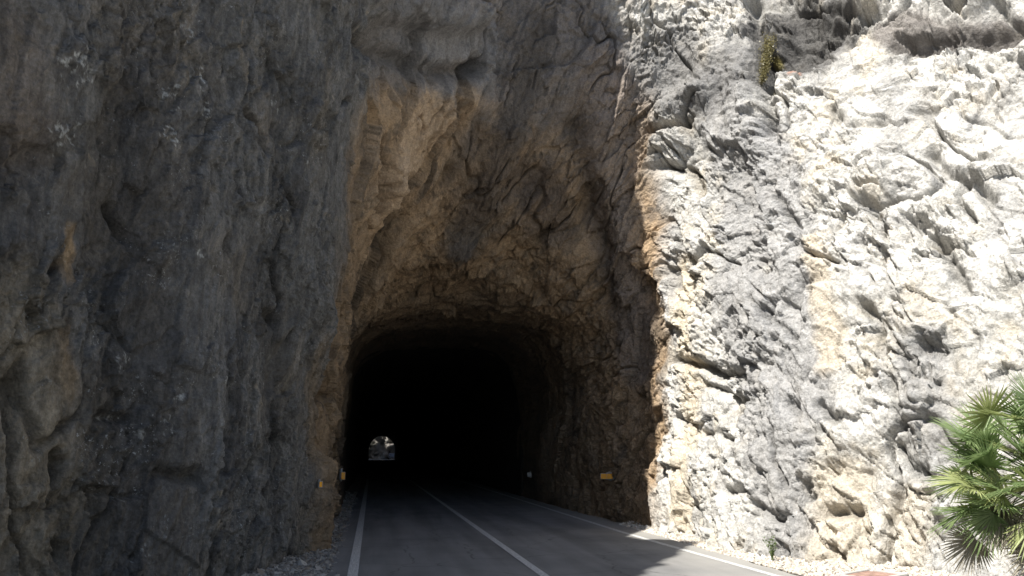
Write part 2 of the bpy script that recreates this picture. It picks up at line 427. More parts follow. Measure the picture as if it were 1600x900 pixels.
# ------------------------------------------------------------------ materials
def new_mat(name):
    m = bpy.data.materials.new(name); m.use_nodes = True
    n = m.node_tree; b = n.nodes['Principled BSDF']; return m, n, b
def nn(n, t, **k):
    x = n.nodes.new(t)
    for a, v in k.items(): setattr(x, a, v)
    return x
def plain(name, c, rough=.6, var=.15, scale=8., bump=0., metal=0., bscale=None):
    m, n, b = new_mat(name); L = n.links.new
    tc = nn(n, 'ShaderNodeTexCoord'); no = nn(n, 'ShaderNodeTexNoise')
    no.inputs['Scale'].default_value = scale; no.inputs['Detail'].default_value = 6
    L(tc.outputs['Object'], no.inputs['Vector'])
    mr = nn(n, 'ShaderNodeMapRange'); mr.inputs[1].default_value = .3; mr.inputs[2].default_value = .7
    mr.inputs[3].default_value = 1-var; mr.inputs[4].default_value = 1+var; L(no.outputs[0], mr.inputs[0])
    mx = nn(n, 'ShaderNodeVectorMath', operation='SCALE'); mx.inputs[0].default_value = c
    L(mr.outputs[0], mx.inputs['Scale']); L(mx.outputs[0], b.inputs['Base Color'])
    b.inputs['Roughness'].default_value = rough; b.inputs['Metallic'].default_value = metal
    if bump:
        bn = nn(n, 'ShaderNodeTexNoise'); bn.inputs['Scale'].default_value = bscale or scale*6; bn.inputs['Detail'].default_value = 5
        L(tc.outputs['Object'], bn.inputs['Vector'])
        bp = nn(n, 'ShaderNodeBump'); bp.inputs['Distance'].default_value = bump; L(bn.outputs[0], bp.inputs['Height']); L(bp.outputs[0], b.inputs['Normal'])
    return m
def rock_material():
    m, n, b = new_mat('limestone'); L = n.links.new
    ca = nn(n, 'ShaderNodeVertexColor', layer_name='Col'); ma = nn(n, 'ShaderNodeVertexColor', layer_name='Msk')
    sp = nn(n, 'ShaderNodeSeparateColor'); L(ma.outputs[0], sp.inputs[0])
    tc = nn(n, 'ShaderNodeTexCoord')
    def noise(sc, det=6, rough=.6, vec=None):
        x = nn(n, 'ShaderNodeTexNoise'); x.inputs['Scale'].default_value = sc; x.inputs['Detail'].default_value = det
        x.inputs['Roughness'].default_value = rough; L(vec or tc.outputs['Object'], x.inputs['Vector']); return x.outputs[0]
    def rng(x, a, b_, c, d):
        r = nn(n, 'ShaderNodeMapRange'); L(x, r.inputs[0])
        for i, v in enumerate((a, b_, c, d)): r.inputs[i+1].default_value = v
        return r.outputs[0]
    def math_(op, a, b_):
        x = nn(n, 'ShaderNodeMath', operation=op)
        for i, v in enumerate((a, b_)):
            if isinstance(v, (int, float)): x.inputs[i].default_value = v
            else: L(v, x.inputs[i])
        return x.outputs[0]
    # grain and mottling of the stone itself
    f1 = rng(noise(26, 8, .75), .3, .7, .6, 1.4); f2 = rng(noise(7, 6, .65), .3, .7, .85, 1.15)
    mp = nn(n, 'ShaderNodeMapping'); mp.inputs['Scale'].default_value = (8, 8, 2.2); L(tc.outputs['Object'], mp.inputs[0])
    st = rng(noise(1., 9, .78, mp.outputs[0]), .32, .68, .50, 1.52)
    st = math_('ADD', math_('MULTIPLY', math_('SUBTRACT', st, 1.), sp.outputs[0]), 1.)
    k = math_('MULTIPLY', math_('MULTIPLY', f1, f2), st)
    sc = nn(n, 'ShaderNodeVectorMath', operation='SCALE'); L(ca.outputs[0], sc.inputs[0]); L(k, sc.inputs['Scale'])
    # pale lichen crust on the dark cliff
    spots = rng(noise(34, 4, .7), .56, .63, 0, 1)
    patch = rng(noise(1.4, 6, .75), .52, .60, 0, 1)
    grit = rng(noise(16, 3, .6), .48, .56, 0, 1)
    lm = math_('MULTIPLY', math_('MULTIPLY', spots, patch), math_('MULTIPLY', grit, sp.outputs[0]))
    mx = nn(n, 'ShaderNodeMix', data_type='RGBA'); L(lm, mx.inputs[0]); L(sc.outputs[0], mx.inputs[6]); mx.inputs[7].default_value = (.34, .35, .35, 1)
    L(mx.outputs[2], b.inputs['Base Color'])
    b.inputs['Roughness'].default_value = .88; b.inputs['Specular IOR Level'].default_value = .25
    h = math_('ADD', math_('MULTIPLY', noise(9, 9, .68), 1.), math_('MULTIPLY', noise(38, 6, .7), .35))
    v2 = nn(n, 'ShaderNodeTexVoronoi', feature='F1'); v2.inputs['Scale'].default_value = 13
    wv = nn(n, 'ShaderNodeVectorMath', operation='ADD'); nz_ = nn(n, 'ShaderNodeTexNoise'); nz_.inputs['Scale'].default_value = 6
    L(tc.outputs['Object'], nz_.inputs['Vector']); s3 = nn(n, 'ShaderNodeVectorMath', operation='SCALE'); s3.inputs['Scale'].default_value = .25
    L(nz_.outputs['Color'], s3.inputs[0]); L(s3.outputs[0], wv.inputs[0]); L(tc.outputs['Object'], wv.inputs[1]); L(wv.outputs[0], v2.inputs['Vector'])
    h = math_('ADD', h, math_('MULTIPLY', v2.outputs['Distance'], .35))
    bp = nn(n, 'ShaderNodeBump'); bp.inputs['Distance'].default_value = .05; bp.inputs['Strength'].default_value = .9
    L(h, bp.inputs['Height']); L(bp.outputs[0], b.inputs['Normal'])
    return m
ROCK = rock_material()

# ------------------------------------------------------------------ rock meshes
quad = (np.arange(nv-1)[:, None]*nk+np.arange(nk-1)[None]).ravel()
qk = KK[quad]; qv = VV[quad]
F4 = np.stack([quad, quad+1, quad+nk+1, quad+nk], 1)
kL, kR, vS = uk[np.argmin(abs(uk-4))], uk[np.argmin(abs(uk-6.2))], uv[np.argmin(abs(uv-4.9))]
isL = (qk < kL) & (qv >= vS); isR = (qk >= kR) & (qv >= vS)
def part_mesh(name, m_):
    f = F4[m_]; u, inv = np.unique(f, return_inverse=True)
    return mesh_obj(name, D[u], inv.reshape(f.shape), ROCK, col=col[u], msk=msk[u])
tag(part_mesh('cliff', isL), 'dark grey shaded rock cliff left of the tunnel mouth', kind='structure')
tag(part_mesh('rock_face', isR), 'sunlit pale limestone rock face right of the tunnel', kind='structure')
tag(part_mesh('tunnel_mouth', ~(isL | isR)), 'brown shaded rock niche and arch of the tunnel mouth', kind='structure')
# bore behind, out to the far portal and its hillside
Ys = np.concatenate([np.linspace(29.5, 60, 90), np.linspace(61, 195, 120)])
A11 = np.array(arch(0))[:, [0, 2]]; wk = crom(np.linspace(0, 10, 110), 11); sec = wk@A11
far = sec.copy(); far[:, 0] = 2.25+(far[:, 0]-2.25)*.93
ang = np.linspace(math.pi, 0, 70); up_ = np.stack([2.25+3.1*np.cos(ang), 2.3+3.35*np.sin(ang)], 1)
far = np.concatenate([np.stack([np.full(20, -.85), np.linspace(-.4, 2.2, 20)], 1), up_, np.stack([np.full(20, 5.35), np.linspace(2.2, -.4, 20)], 1)])
B = []
for y in Ys:
    t = sstep(np.array(y), 150, 195); s_ = sec*(1-t)+far*t
    if y < 30: s_ = np.stack([2.25+(s_[:, 0]-2.25)*1.12, np.where(s_[:, 1] > 0, s_[:, 1]*1.1, s_[:, 1])], 1)
    B.append(np.stack([s_[:, 0]+cx(y), np.full(110, y), s_[:, 1]], 1))
for g, yy in ((1.15, 195.6), (2.5, 196.5), (8, 199), (22, 196)):
    B.append(np.stack([2.25+(far[:, 0]-2.25)*g+cx(yy), np.full(110, yy), np.where(far[:, 1] > 0, far[:, 1]*min(g, 8), -.4)], 1))
B = np.array(B); nb = len(B); Bf = B.reshape(-1, 3)
Nb = -normals(B).reshape(-1, 3)
if Nb[55][2] > 0: Nb = -Nb
hb = .10*fbm(Bf.astype(np.float32)*.9, 5, 4)+.03*fbm(Bf.astype(np.float32)*4, 9, 2)
Bf = Bf+Nb*hb[:, None]
q = (np.arange(nb-1)[:, None]*110+np.arange(109)[None]).ravel()
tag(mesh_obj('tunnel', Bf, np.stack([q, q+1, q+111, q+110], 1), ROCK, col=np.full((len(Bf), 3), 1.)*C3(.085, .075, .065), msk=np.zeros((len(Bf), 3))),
    'long unlit rock bore of the road tunnel', kind='structure')
# mountain top above the bore (keeps the sun off the hollow behind the far portal)
gx, gy = np.meshgrid(np.linspace(-70, 80, 60), np.linspace(30, 197, 70))
gp = np.stack([gx, gy, 0*gx], 2).reshape(-1, 3).astype(np.float32)
gz = 30+sstep(gp[:, 1], 30, 60)*14+sstep(gp[:, 1], 130, 180)*10+6*fbm(gp*.04, 3, 4)-sstep(np.abs(gp[:, 0]), 30, 80)*25
gp[:, 2] = gz; q = (np.arange(69)[:, None]*60+np.arange(59)[None]).ravel()
tag(mesh_obj('mountain', gp, np.stack([q, q+1, q+61, q+60], 1), ROCK, col=np.full((len(gp), 3), 1.)*C3(.3, .28, .22), msk=np.zeros((len(gp), 3))), kind='structure')
# rock wall beyond the far portal
ux, uz = np.meshgrid(np.linspace(-30, 40, 180), np.linspace(-1, 34, 100))
fp = np.stack([ux, 219+.15*ux+0*uz, uz], 2).reshape(-1, 3).astype(np.float32)
v_, e_, r_ = facet(fp/np.array([3, 3, 4.5], np.float32), 7, 1.); v3, e3, r3 = facet(fp/1.1, 8, 1.)
fp[:, 1] += 1.8*v_+.5*v3+2*fbm(fp*.15, 4, 3)
fc = mix(np.ones((len(fp), 1))*C3(.30, .285, .26), C3(.07, .07, .06), sstep(fbm(fp*.4, 19, 3), .0, .3))
q = (np.arange(99)[:, None]*180+np.arange(179)[None]).ravel()
tag(mesh_obj('hillside', fp, np.stack([q, q+1, q+181, q+180], 1), ROCK, col=fc, msk=np.zeros((len(fp), 3))), 'grey rock seen through the far end of the tunnel', kind='structure')
print('rock', time.time()-T0)

# ------------------------------------------------------------------ ground, road, markings
def ground_mat():
    m, n, b = new_mat('stony_dirt'); L = n.links.new; tc = nn(n, 'ShaderNodeTexCoord')
    vo = nn(n, 'ShaderNodeTexVoronoi'); vo.inputs['Scale'].default_value = 22; L(tc.outputs['Object'], vo.inputs['Vector'])
    cr = nn(n, 'ShaderNodeValToRGB'); L(vo.outputs['Color'], cr.inputs[0])
    cr.color_ramp.elements[0].color = (.26, .24, .21, 1); cr.color_ramp.elements[1].color = (.48, .45, .40, 1)
    L(cr.outputs[0], b.inputs['Base Color']); b.inputs['Roughness'].default_value = .95
    bp = nn(n, 'ShaderNodeBump'); bp.inputs['Distance'].default_value = .03; L(vo.outputs['Distance'], bp.inputs['Height']); bp.invert = True
    L(bp.outputs[0], b.inputs['Normal']); return m
GROUND = ground_mat()
tag(mesh_obj('ground', [(-900,-900,-.06),(900,-900,-.06),(900,900,-.06),(-900,900,-.06)], [(0,1,2,3)], GROUND), kind='structure')
def asphalt_mat():
    m, n, b = new_mat('asphalt'); L = n.links.new; tc = nn(n, 'ShaderNodeTexCoord')
    a = nn(n, 'ShaderNodeTexNoise'); a.inputs['Scale'].default_value = 90; a.inputs['Detail'].default_value = 3; L(tc.outputs['Object'], a.inputs['Vector'])
    c = nn(n, 'ShaderNodeTexNoise'); c.inputs['Scale'].default_value = .8; c.inputs['Detail'].default_value = 6; L(tc.outputs['Object'], c.inputs['Vector'])
    r1 = nn(n, 'ShaderNodeValToRGB'); L(c.outputs[0], r1.inputs[0])
    r1.color_ramp.elements[0].position = .3; r1.color_ramp.elements[0].color = (.16, .16, .16, 1)
    r1.color_ramp.elements[1].position = .7; r1.color_ramp.elements[1].color = (.22, .216, .21, 1)
    mr = nn(n, 'ShaderNodeMapRange'); L(a.outputs[0], mr.inputs[0]); mr.inputs[1].default_value = .35; mr.inputs[2].default_value = .65; mr.inputs[3].default_value = .75; mr.inputs[4].default_value = 1.3
    s = nn(n, 'ShaderNodeVectorMath', operation='SCALE'); L(r1.outputs[0], s.inputs[0]); L(mr.outputs[0], s.inputs['Scale']); L(s.outputs[0], b.inputs['Base Color'])
    mp = nn(n, 'ShaderNodeMapping'); mp.inputs['Scale'].default_value = (1.5, .12, 1); L(tc.outputs['Object'], mp.inputs[0])
    tk = nn(n, 'ShaderNodeTexNoise'); tk.inputs['Scale'].default_value = 1.4; tk.inputs['Detail'].default_value = 7; L(mp.outputs[0], tk.inputs['Vector'])
    wn_ = nn(n, 'ShaderNodeTexNoise'); wn_.inputs['Scale'].default_value = 3; L(tc.outputs['Object'], wn_.inputs['Vector'])
    wm = nn(n, 'ShaderNodeVectorMath', operation='MULTIPLY_ADD'); wm.inputs[1].default_value = (.35, .35, 0); L(wn_.outputs['Color'], wm.inputs[0]); L(tc.outputs['Object'], wm.inputs[2])
    ck = nn(n, 'ShaderNodeTexVoronoi', feature='DISTANCE_TO_EDGE'); ck.inputs['Scale'].default_value = .55; L(wm.outputs[0], ck.inputs['Vector'])
    cm = nn(n, 'ShaderNodeMapRange'); L(ck.outputs[0], cm.inputs[0]); cm.inputs[1].default_value = .002; cm.inputs[2].default_value = .007; cm.inputs[3].default_value = .55; cm.inputs[4].default_value = 1
    tm = nn(n, 'ShaderNodeMapRange'); L(tk.outputs[0], tm.inputs[0]); tm.inputs[1].default_value = .35; tm.inputs[2].default_value = .65; tm.inputs[3].default_value = .78; tm.inputs[4].default_value = 1.22
    m1 = nn(n, 'ShaderNodeMath', operation='MULTIPLY'); L(cm.outputs[0], m1.inputs[0]); L(tm.outputs[0], m1.inputs[1])
    s2 = nn(n, 'ShaderNodeVectorMath', operation='SCALE'); L(s.outputs[0], s2.inputs[0]); L(m1.outputs[0], s2.inputs['Scale']); 
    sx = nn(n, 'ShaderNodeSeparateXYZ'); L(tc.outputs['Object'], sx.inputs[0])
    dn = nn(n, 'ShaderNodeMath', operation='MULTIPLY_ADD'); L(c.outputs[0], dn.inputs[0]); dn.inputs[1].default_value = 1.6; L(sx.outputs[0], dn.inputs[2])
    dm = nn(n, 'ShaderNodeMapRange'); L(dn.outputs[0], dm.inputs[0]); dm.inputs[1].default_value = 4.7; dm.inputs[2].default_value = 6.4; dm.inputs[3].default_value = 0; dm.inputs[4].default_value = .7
    dx = nn(n, 'ShaderNodeMix', data_type='RGBA'); L(dm.outputs[0], dx.inputs[0]); L(s2.outputs[0], dx.inputs[6]); dx.inputs[7].default_value = (.42, .405, .37, 1)  # pale dust at the right edge, laid on partly to brighten the sunlit road
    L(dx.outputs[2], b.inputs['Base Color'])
    b.inputs['Roughness'].default_value = .85; bp = nn(n, 'ShaderNodeBump'); bp.inputs['Distance'].default_value = .004; L(a.outputs[0], bp.inputs['Height']); L(bp.outputs[0], b.inputs['Normal'])
    return m
def paint_mat():
    m, n, b = new_mat('road_paint'); L = n.links.new; tc = nn(n, 'ShaderNodeTexCoord')
    a = nn(n, 'ShaderNodeTexNoise'); a.inputs['Scale'].default_value = 40; a.inputs['Detail'].default_value = 8; a.inputs['Roughness'].default_value = .75; L(tc.outputs['Object'], a.inputs['Vector'])
    r = nn(n, 'ShaderNodeValToRGB'); L(a.outputs[0], r.inputs[0]); r.color_ramp.elements[0].position = .42; r.color_ramp.elements[0].color = (.24, .24, .235, 1)
    r.color_ramp.elements[1].position = .55; r.color_ramp.elements[1].color = (.76, .76, .74, 1)
    L(r.outputs[0], b.inputs['Base Color']); b.inputs['Roughness'].default_value = .7; return m
ASPH, PAINT = asphalt_mat(), paint_mat()
YR = np.concatenate([np.linspace(-30, 60, 361), np.linspace(64, 235, 58)])
def strip(name, xl, xr, z, mat, label, rough=0., seed=1, near=None):
    Pl = []
    yy = YR.astype(np.float32); o = np.zeros_like(yy)
    nl = _fbm(np.stack([yy*.9, o, o], 1), seed, 4)*rough; nr = _fbm(np.stack([yy*.9, o+9, o], 1), seed, 4)*rough
    flare = .022*np.clip(16-yy, 0, 8)**1.25 if near else 0*yy
    L_ = np.stack([xl+cx(yy)+nl+flare, yy, o+z], 1); R_ = np.stack([xr+cx(yy)+nr+flare, yy, o+z], 1)
    V = np.concatenate([L_, R_]); n_ = len(yy); i = np.arange(n_-1)
    return tag(mesh_obj(name, V, np.stack([i, i+n_, i+n_+1, i+1], 1), mat), label, kind='structure')
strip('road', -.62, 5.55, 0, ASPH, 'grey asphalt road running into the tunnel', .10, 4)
strip('edge_line', -.36, -.22, .004, PAINT, 'white painted edge line on the left of the road', .004)
strip('centre_line', 2.17, 2.29, .004, PAINT, 'white painted centre line of the road', .004, 7)
strip('edge_line', 5.0, 5.12, .004, PAINT, 'white painted edge line on the right of the road', .004, 9, near=True)
# ------------------------------------------------------------------ where things touch the broken rock
_d2 = D-EY; _w2 = _d2@Fw; _ok2 = _w2 > 1
_px2 = 800+1200*(_d2@Rt)/np.maximum(_w2, .1); _py2 = 450-1200*(_d2@Up)/np.maximum(_w2, .1)
def on_rock(px, py, r=12.):
    e = (_px2-px)**2+(_py2-py)**2; c = np.where(_ok2 & (e < r*r))[0]
    if len(c) == 0: return at(px, py, 28.)
    i = c[np.argmin(_w2[c])]; return D[i]
# ------------------------------------------------------------------ loose gravel
rng = np.random.default_rng(11)
ICO = None
def stones(name, XY, Z, size, cols, label, seed):
    r = np.random.default_rng(seed); n = len(XY)
    ph = (1+5**.5)/2
    iv = np.array([(-1,ph,0),(1,ph,0),(-1,-ph,0),(1,-ph,0),(0,-1,ph),(0,1,ph),(0,-1,-ph),(0,1,-ph),(ph,0,-1),(ph,0,1),(-ph,0,-1),(-ph,0,1)])/1.9
    itf = np.array([(0,11,5),(0,5,1),(0,1,7),(0,7,10),(0,10,11),(1,5,9),(5,11,4),(11,10,2),(10,7,6),(7,1,8),(3,9,4),(3,4,2),(3,2,6),(3,6,8),(3,8,9),(4,9,5),(2,4,11),(6,2,10),(8,6,7),(9,8,1)])
    s = size*r.lognormal(0, .45, n)
    V = iv[None]*(1+.35*r.normal(size=(n, 12, 1)))*(s[:, None, None])*r.uniform(.5, 1.2, (n, 1, 3))
    a = r.uniform(0, 6.28, n); ca, sa = np.cos(a), np.sin(a)
    x = V[..., 0]*ca[:, None]-V[..., 1]*sa[:, None]; y = V[..., 0]*sa[:, None]+V[..., 1]*ca[:, None]
    z = V[..., 2]*.75+.5*x*r.normal(size=(n, 1))*.6
    V = np.stack([x+XY[:, :1], y+XY[:, 1:2], z+Z[:, None]], 2).reshape(-1, 3)
    Fq = (itf[None]+12*np.arange(n)[:, None, None]).reshape(-1, 3)
    c = np.asarray(cols)[r.integers(0, len(cols), n)]*r.uniform(.7, 1.2, (n, 1))
    return tag(mesh_obj(name, V, Fq, STONE, smooth=False, col=np.repeat(c, 12, 0)), label, kind='stuff')
STONE, _n, _b = new_mat('gravel_stone'); _c = nn(_n, 'ShaderNodeVertexColor', layer_name='Col'); _n.links.new(_c.outputs[0], _b.inputs['Base Color']); _b.inputs['Roughness'].default_value = .9
n = 26000; y = 9+rng.beta(1, 2.2, n)*26; t = rng.uniform(0, 1, n)**1.1
x = -.62-t*1.1+cx(y)+.12*rng.normal(size=n)*(1-t); keep = (x < -.52+cx(y)) | (rng.uniform(size=n) < .08)
x, y, t = x[keep], y[keep], t[keep]
stones('gravel', np.stack([x, y], 1), -.03+.13*t, .021, [(.24,.225,.205),(.30,.28,.255),(.17,.16,.15),(.36,.34,.31),(.22,.185,.15)], 'loose broken stone along the foot of the dark cliff', 1)
n = 15000; y = 8+rng.beta(1.2, 1.6, n)*10; t = rng.uniform(0, 1, n)
base = 5.55+cx(y)+.022*np.clip(16-y, 0, 8)**1.25
x = base+t*1.5*np.clip((19-y)/8, .35, 1.1)
stones('gravel', np.stack([x, y], 1), -.03+.09*t, .017, [(.62,.58,.52),(.70,.67,.62),(.5,.45,.38),(.58,.5,.4)], 'pale gravel and chips along the foot of the sunlit rock', 2)

# ------------------------------------------------------------------ reflectors on the walls
def box(name, sx, sy, sz, mat, parent, loc=(0,0,0), bev=.006, jit=0.):
    import bmesh
    bm = bmesh.new(); bmesh.ops.create_cube(bm, size=1)
    bmesh.ops.scale(bm, vec=(sx, sy, sz), verts=bm.verts)
    if bev: bmesh.ops.bevel(bm, geom=list(bm.edges), offset=bev, segments=2, affect='EDGES')
    bmesh.ops.translate(bm, vec=loc, verts=bm.verts)
    me = bpy.data.meshes.new(name); bm.to_mesh(me); bm.free(); me.materials.append(mat)
    o = bpy.data.objects.new(name, me); COL.objects.link(o); o.parent = parent; return o
def amber(c):
    m, n_, b = new_mat('reflector_lens'); b.inputs['Base Color'].default_value = c; b.inputs['Roughness'].default_value = .25
    tc = nn(n_, 'ShaderNodeTexCoord'); vo = nn(n_, 'ShaderNodeTexVoronoi'); vo.inputs['Scale'].default_value = 90
    n_.links.new(tc.outputs['Object'], vo.inputs['Vector']); bp = nn(n_, 'ShaderNodeBump'); bp.inputs['Distance'].default_value = .003
    n_.links.new(vo.outputs['Distance'], bp.inputs['Height']); n_.links.new(bp.outputs[0], b.inputs['Normal']); return m
AMBER = amber((.95, .42, .02, 1)); PALE = amber((.5, .5, .5, 1))
HOUS = plain('weathered_metal', (.32, .32, .31), .5, .25, 20); MORT = plain('mortar', (.42, .41, .39), .95, .25, 14, .01)
def lump(name, mat, parent, loc, sc, seed):
    import bmesh
    bm = bmesh.new(); bmesh.ops.create_icosphere(bm, subdivisions=4, radius=1)
    v = np.array([q.co for q in bm.verts], np.float32); nn_ = _fbm(v*1.4+seed, seed, 4)
    for q, k in zip(bm.verts, nn_): q.co = Vector((q.co.x*sc[0], q.co.y*sc[1], q.co.z*sc[2]))*(1+.55*float(k))+Vector(loc)
    me = bpy.data.meshes.new(name); bm.to_mesh(me); bm.free(); me.materials.append(mat)
    for p_ in me.polygons: p_.use_smooth = True
    o = bpy.data.objects.new(name, me); COL.objects.link(o); o.parent = parent; return o
def reflector(px, py, kind, label, side, wdt, h, lens=AMBER):
    p = on_rock(px, py)
    t = empty('reflector', (p[0]-side*wdt*.30, p[1]-.10, p[2]), math.radians(-12*side))
    tag(t, label, 'reflector', 'amber reflectors fixed to the tunnel walls')
    lump('mortar_pad', MORT, t, (side*wdt*.42, .10, .01), (wdt*.55, .10, h*.9), int(px) % 17)
    box('back_plate', wdt+.02, .018, h+.02, HOUS, t, (0, .014, 0))
    if kind == 2:
        for s in (-1, 1): box('lens', wdt*.48, .014, h, lens, t, (s*wdt*.25, -.004, 0), .004)
    else: box('lens', wdt, .014, h, lens, t, (0, -.004, 0), .004)
    return t
reflector(940, 746, 2, 'double amber reflector on a mortar patch low on the right wall', 1, .30, .125)
reflector(819, 735, 1, 'dim grey reflector deep inside on the right wall of the bore', 1, .16, .14, PALE)
reflector(512, 755, 1, 'small amber reflector on the left wall nearest the gravel', -1, .045, .085)
reflector(545, 738, 1, 'small amber reflector further inside on the left wall', -1, .09, .17)

# ------------------------------------------------------------------ drain cover and weeds by the road
c = gnd_ = at(1352, 899, 1.); d = Fw+Rt*(1352-800)/1200+Up*(450-902)/1200; g = EY+d*(-1.6/d[2])
t = empty('drain_cover', (g[0], g[1]-.15, .03), math.radians(28))
tag(t, 'reddish brown drain cover in pale concrete beside the gravel', 'drain cover')
RUST = plain('rusty_red', (.33, .21, .165), .9, .35, 12, .004); CONC = plain('pale_concrete', (.5, .49, .46), .9, .2, 8, .004)
box('lid', .62, .42, .04, RUST, t, (0, 0, .005), .006)
for sx, sy, lx, ly in ((.80, .07, 0, .25), (.80, .07, 0, -.25), (.07, .43, -.365, 0), (.07, .43, .365, 0)):
    box('frame', sx, sy, .07, CONC, t, (lx, ly, 0), .006)
def leafmat(name, c, c2, tr=.35):
    m, n_, b = new_mat(name); L = n_.links.new; tc = nn(n_, 'ShaderNodeTexCoord'); no = nn(n_, 'ShaderNodeTexNoise'); no.inputs['Scale'].default_value = 5
    L(tc.outputs['Object'], no.inputs['Vector']); r = nn(n_, 'ShaderNodeValToRGB'); L(no.outputs[0], r.inputs[0])
    r.color_ramp.elements[0].position = .35; r.color_ramp.elements[1].position = .65
    r.color_ramp.elements[0].color = (*c, 1); r.color_ramp.elements[1].color = (*c2, 1)
    L(r.outputs[0], b.inputs['Base Color']); b.inputs['Roughness'].default_value = .42
    tl = nn(n_, 'ShaderNodeBsdfTranslucent'); L(r.outputs[0], tl.inputs[0]); mx = nn(n_, 'ShaderNodeMixShader'); mx.inputs[0].default_value = tr
    L(b.outputs[0], mx.inputs[1]); L(tl.outputs[0], mx.inputs[2]); L(mx.outputs[0], n_.nodes['Material Output'].inputs[0]); return m
def tube(pts, r0, r1, k=5):
    pts = np.asarray(pts, float); V = []; Fq = []
    for i, p in enumerate(pts):
        dr = pts[min(i+1, len(pts)-1)]-pts[max(i-1, 0)]; dr /= np.linalg.norm(dr)+1e-9
        a = np.cross(dr, (.3, .2, .9)); a /= np.linalg.norm(a)+1e-9; b = np.cross(dr, a)
        r = r0+(r1-r0)*i/(len(pts)-1)
        for j in range(k):
            th = 6.2832*j/k; V.append(p+r*(a*math.cos(th)+b*math.sin(th)))
        if i:
            for j in range(k): Fq.append(((i-1)*k+j, (i-1)*k+(j+1) % k, i*k+(j+1) % k, i*k+j))
    return V, Fq
def weed(px, py, h, seed, label, c1, c2, n=9):
    r = np.random.default_rng(seed); d = Fw+Rt*(px-800)/1200+Up*(450-py)/1200; g = EY+d*(-1.6/d[2])
    t = empty('weed', (g[0], g[1], .02)); tag(t, label, 'plant')
    SV, SF, LV, LF = [], [], [], []
    for i in range(n):
        a = r.uniform(0, 6.28); L = h*r.uniform(.5, 1); sp = r.uniform(.1, .6)
        pts = [np.array([math.cos(a)*sp*L*u**1.4+.01*r.normal(), math.sin(a)*sp*L*u**1.4+.01*r.normal(), L*u]) for u in np.linspace(0, 1, 6)]
        v, f_ = tube(pts, .004, .0015, 4); SF += [tuple(x+len(SV) for x in q) for q in f_]; SV += v
        for q in range(12):
            u = r.uniform(.2, 1)*5; j = min(int(u), 4); p = pts[j]+(pts[j+1]-pts[j])*(u-j)
            dr = r.normal(size=3); dr[2] = abs(dr[2])*.6; dr /= np.linalg.norm(dr); sd = np.cross(dr, r.normal(size=3)); sd /= np.linalg.norm(sd)
            l, w_ = r.uniform(.025, .055), r.uniform(.007, .013); k = len(LV)
            LV += [p, p+dr*l*.5+sd*w_, p+dr*l, p+dr*l*.5-sd*w_]; LF.append((k, k+1, k+2, k+3))
    mesh_obj('stem', SV, SF, leafmat('weed_stem', c1, c2, .1), t); mesh_obj('leaves', LV, LF, leafmat('weed_leaf', c1, c2), t, smooth=False)
weed(1207, 877, .42, 3, 'small green weed growing from gravel at foot of sunlit rock', (.10, .15, .05), (.20, .24, .09), 12)
weed(1196, 862, .30, 5, 'dry yellowish tuft behind the green weed against the rock', (.34, .29, .13), (.42, .36, .17), 8)

# ------------------------------------------------------------------ moss hanging in the crack
p = on_rock(1197, 62, 8); q = on_rock(1199, 130, 8)
r = np.random.default_rng(8); V, Fq = [], []
for i in range(2600):
    u = r.uniform(0, 1)**.9; c0 = p+(q-p)*u; a = c0+np.array([-.10, -.16, 0])+r.normal(size=3)*np.array([.07*(1.2-u*.7), .08, .05])+(.03*math.sin(u*40))
    dr = r.normal(size=3)*.5+np.array([-.2, -.3, -.7]); dr /= np.linalg.norm(dr); sd = np.cross(dr, r.normal(size=3)); sd /= np.linalg.norm(sd)
    l = r.uniform(.02, .05); w_ = l*.35; k = len(V)
    V += [a, a+dr*l*.5+sd*w_, a+dr*l, a+dr*l*.5-sd*w_]; Fq.append((k, k+1, k+2, k+3))
tag(mesh_obj('moss', V, Fq, leafmat('moss', (.13, .115, .045), (.27, .235, .10), .2), smooth=False), 'yellow green moss hanging in the dark crack of sunlit rock', kind='stuff')

# ------------------------------------------------------------------ dwarf fan palm at the right edge
PG = [leafmat('palm_green', (.20, .285, .12), (.31, .40, .18), .42), leafmat('palm_yellow_green', (.33, .38, .15), (.44, .48, .22), .35), leafmat('palm_dry', (.20, .18, .14), (.34, .31, .25), .2)]
TRK = plain('palm_trunk', (.16, .12, .08), .95, .4, 20, .02)
pc = np.array(at(1640, 752, 7.1)); base = Vector((pc[0]+.1, pc[1]+.15, -.05))
palm = empty('fan_palm', base); tag(palm, 'bushy dwarf fan palm with spiky green leaves at foot of sunlit rock', 'palm')
hc = pc-np.array(base)
V, Fq = tube([(0, 0, 0), (.02, -.02, hc[2]*.3), (-.02, .02, hc[2]*.6), (hc[0]*.7, hc[1]*.7, hc[2]*.95)], .13, .10, 14)
V = np.array(V); V += .02*np.random.default_rng(1).normal(size=V.shape); mesh_obj('trunk', V, Fq, TRK, palm)
r = np.random.default_rng(21)
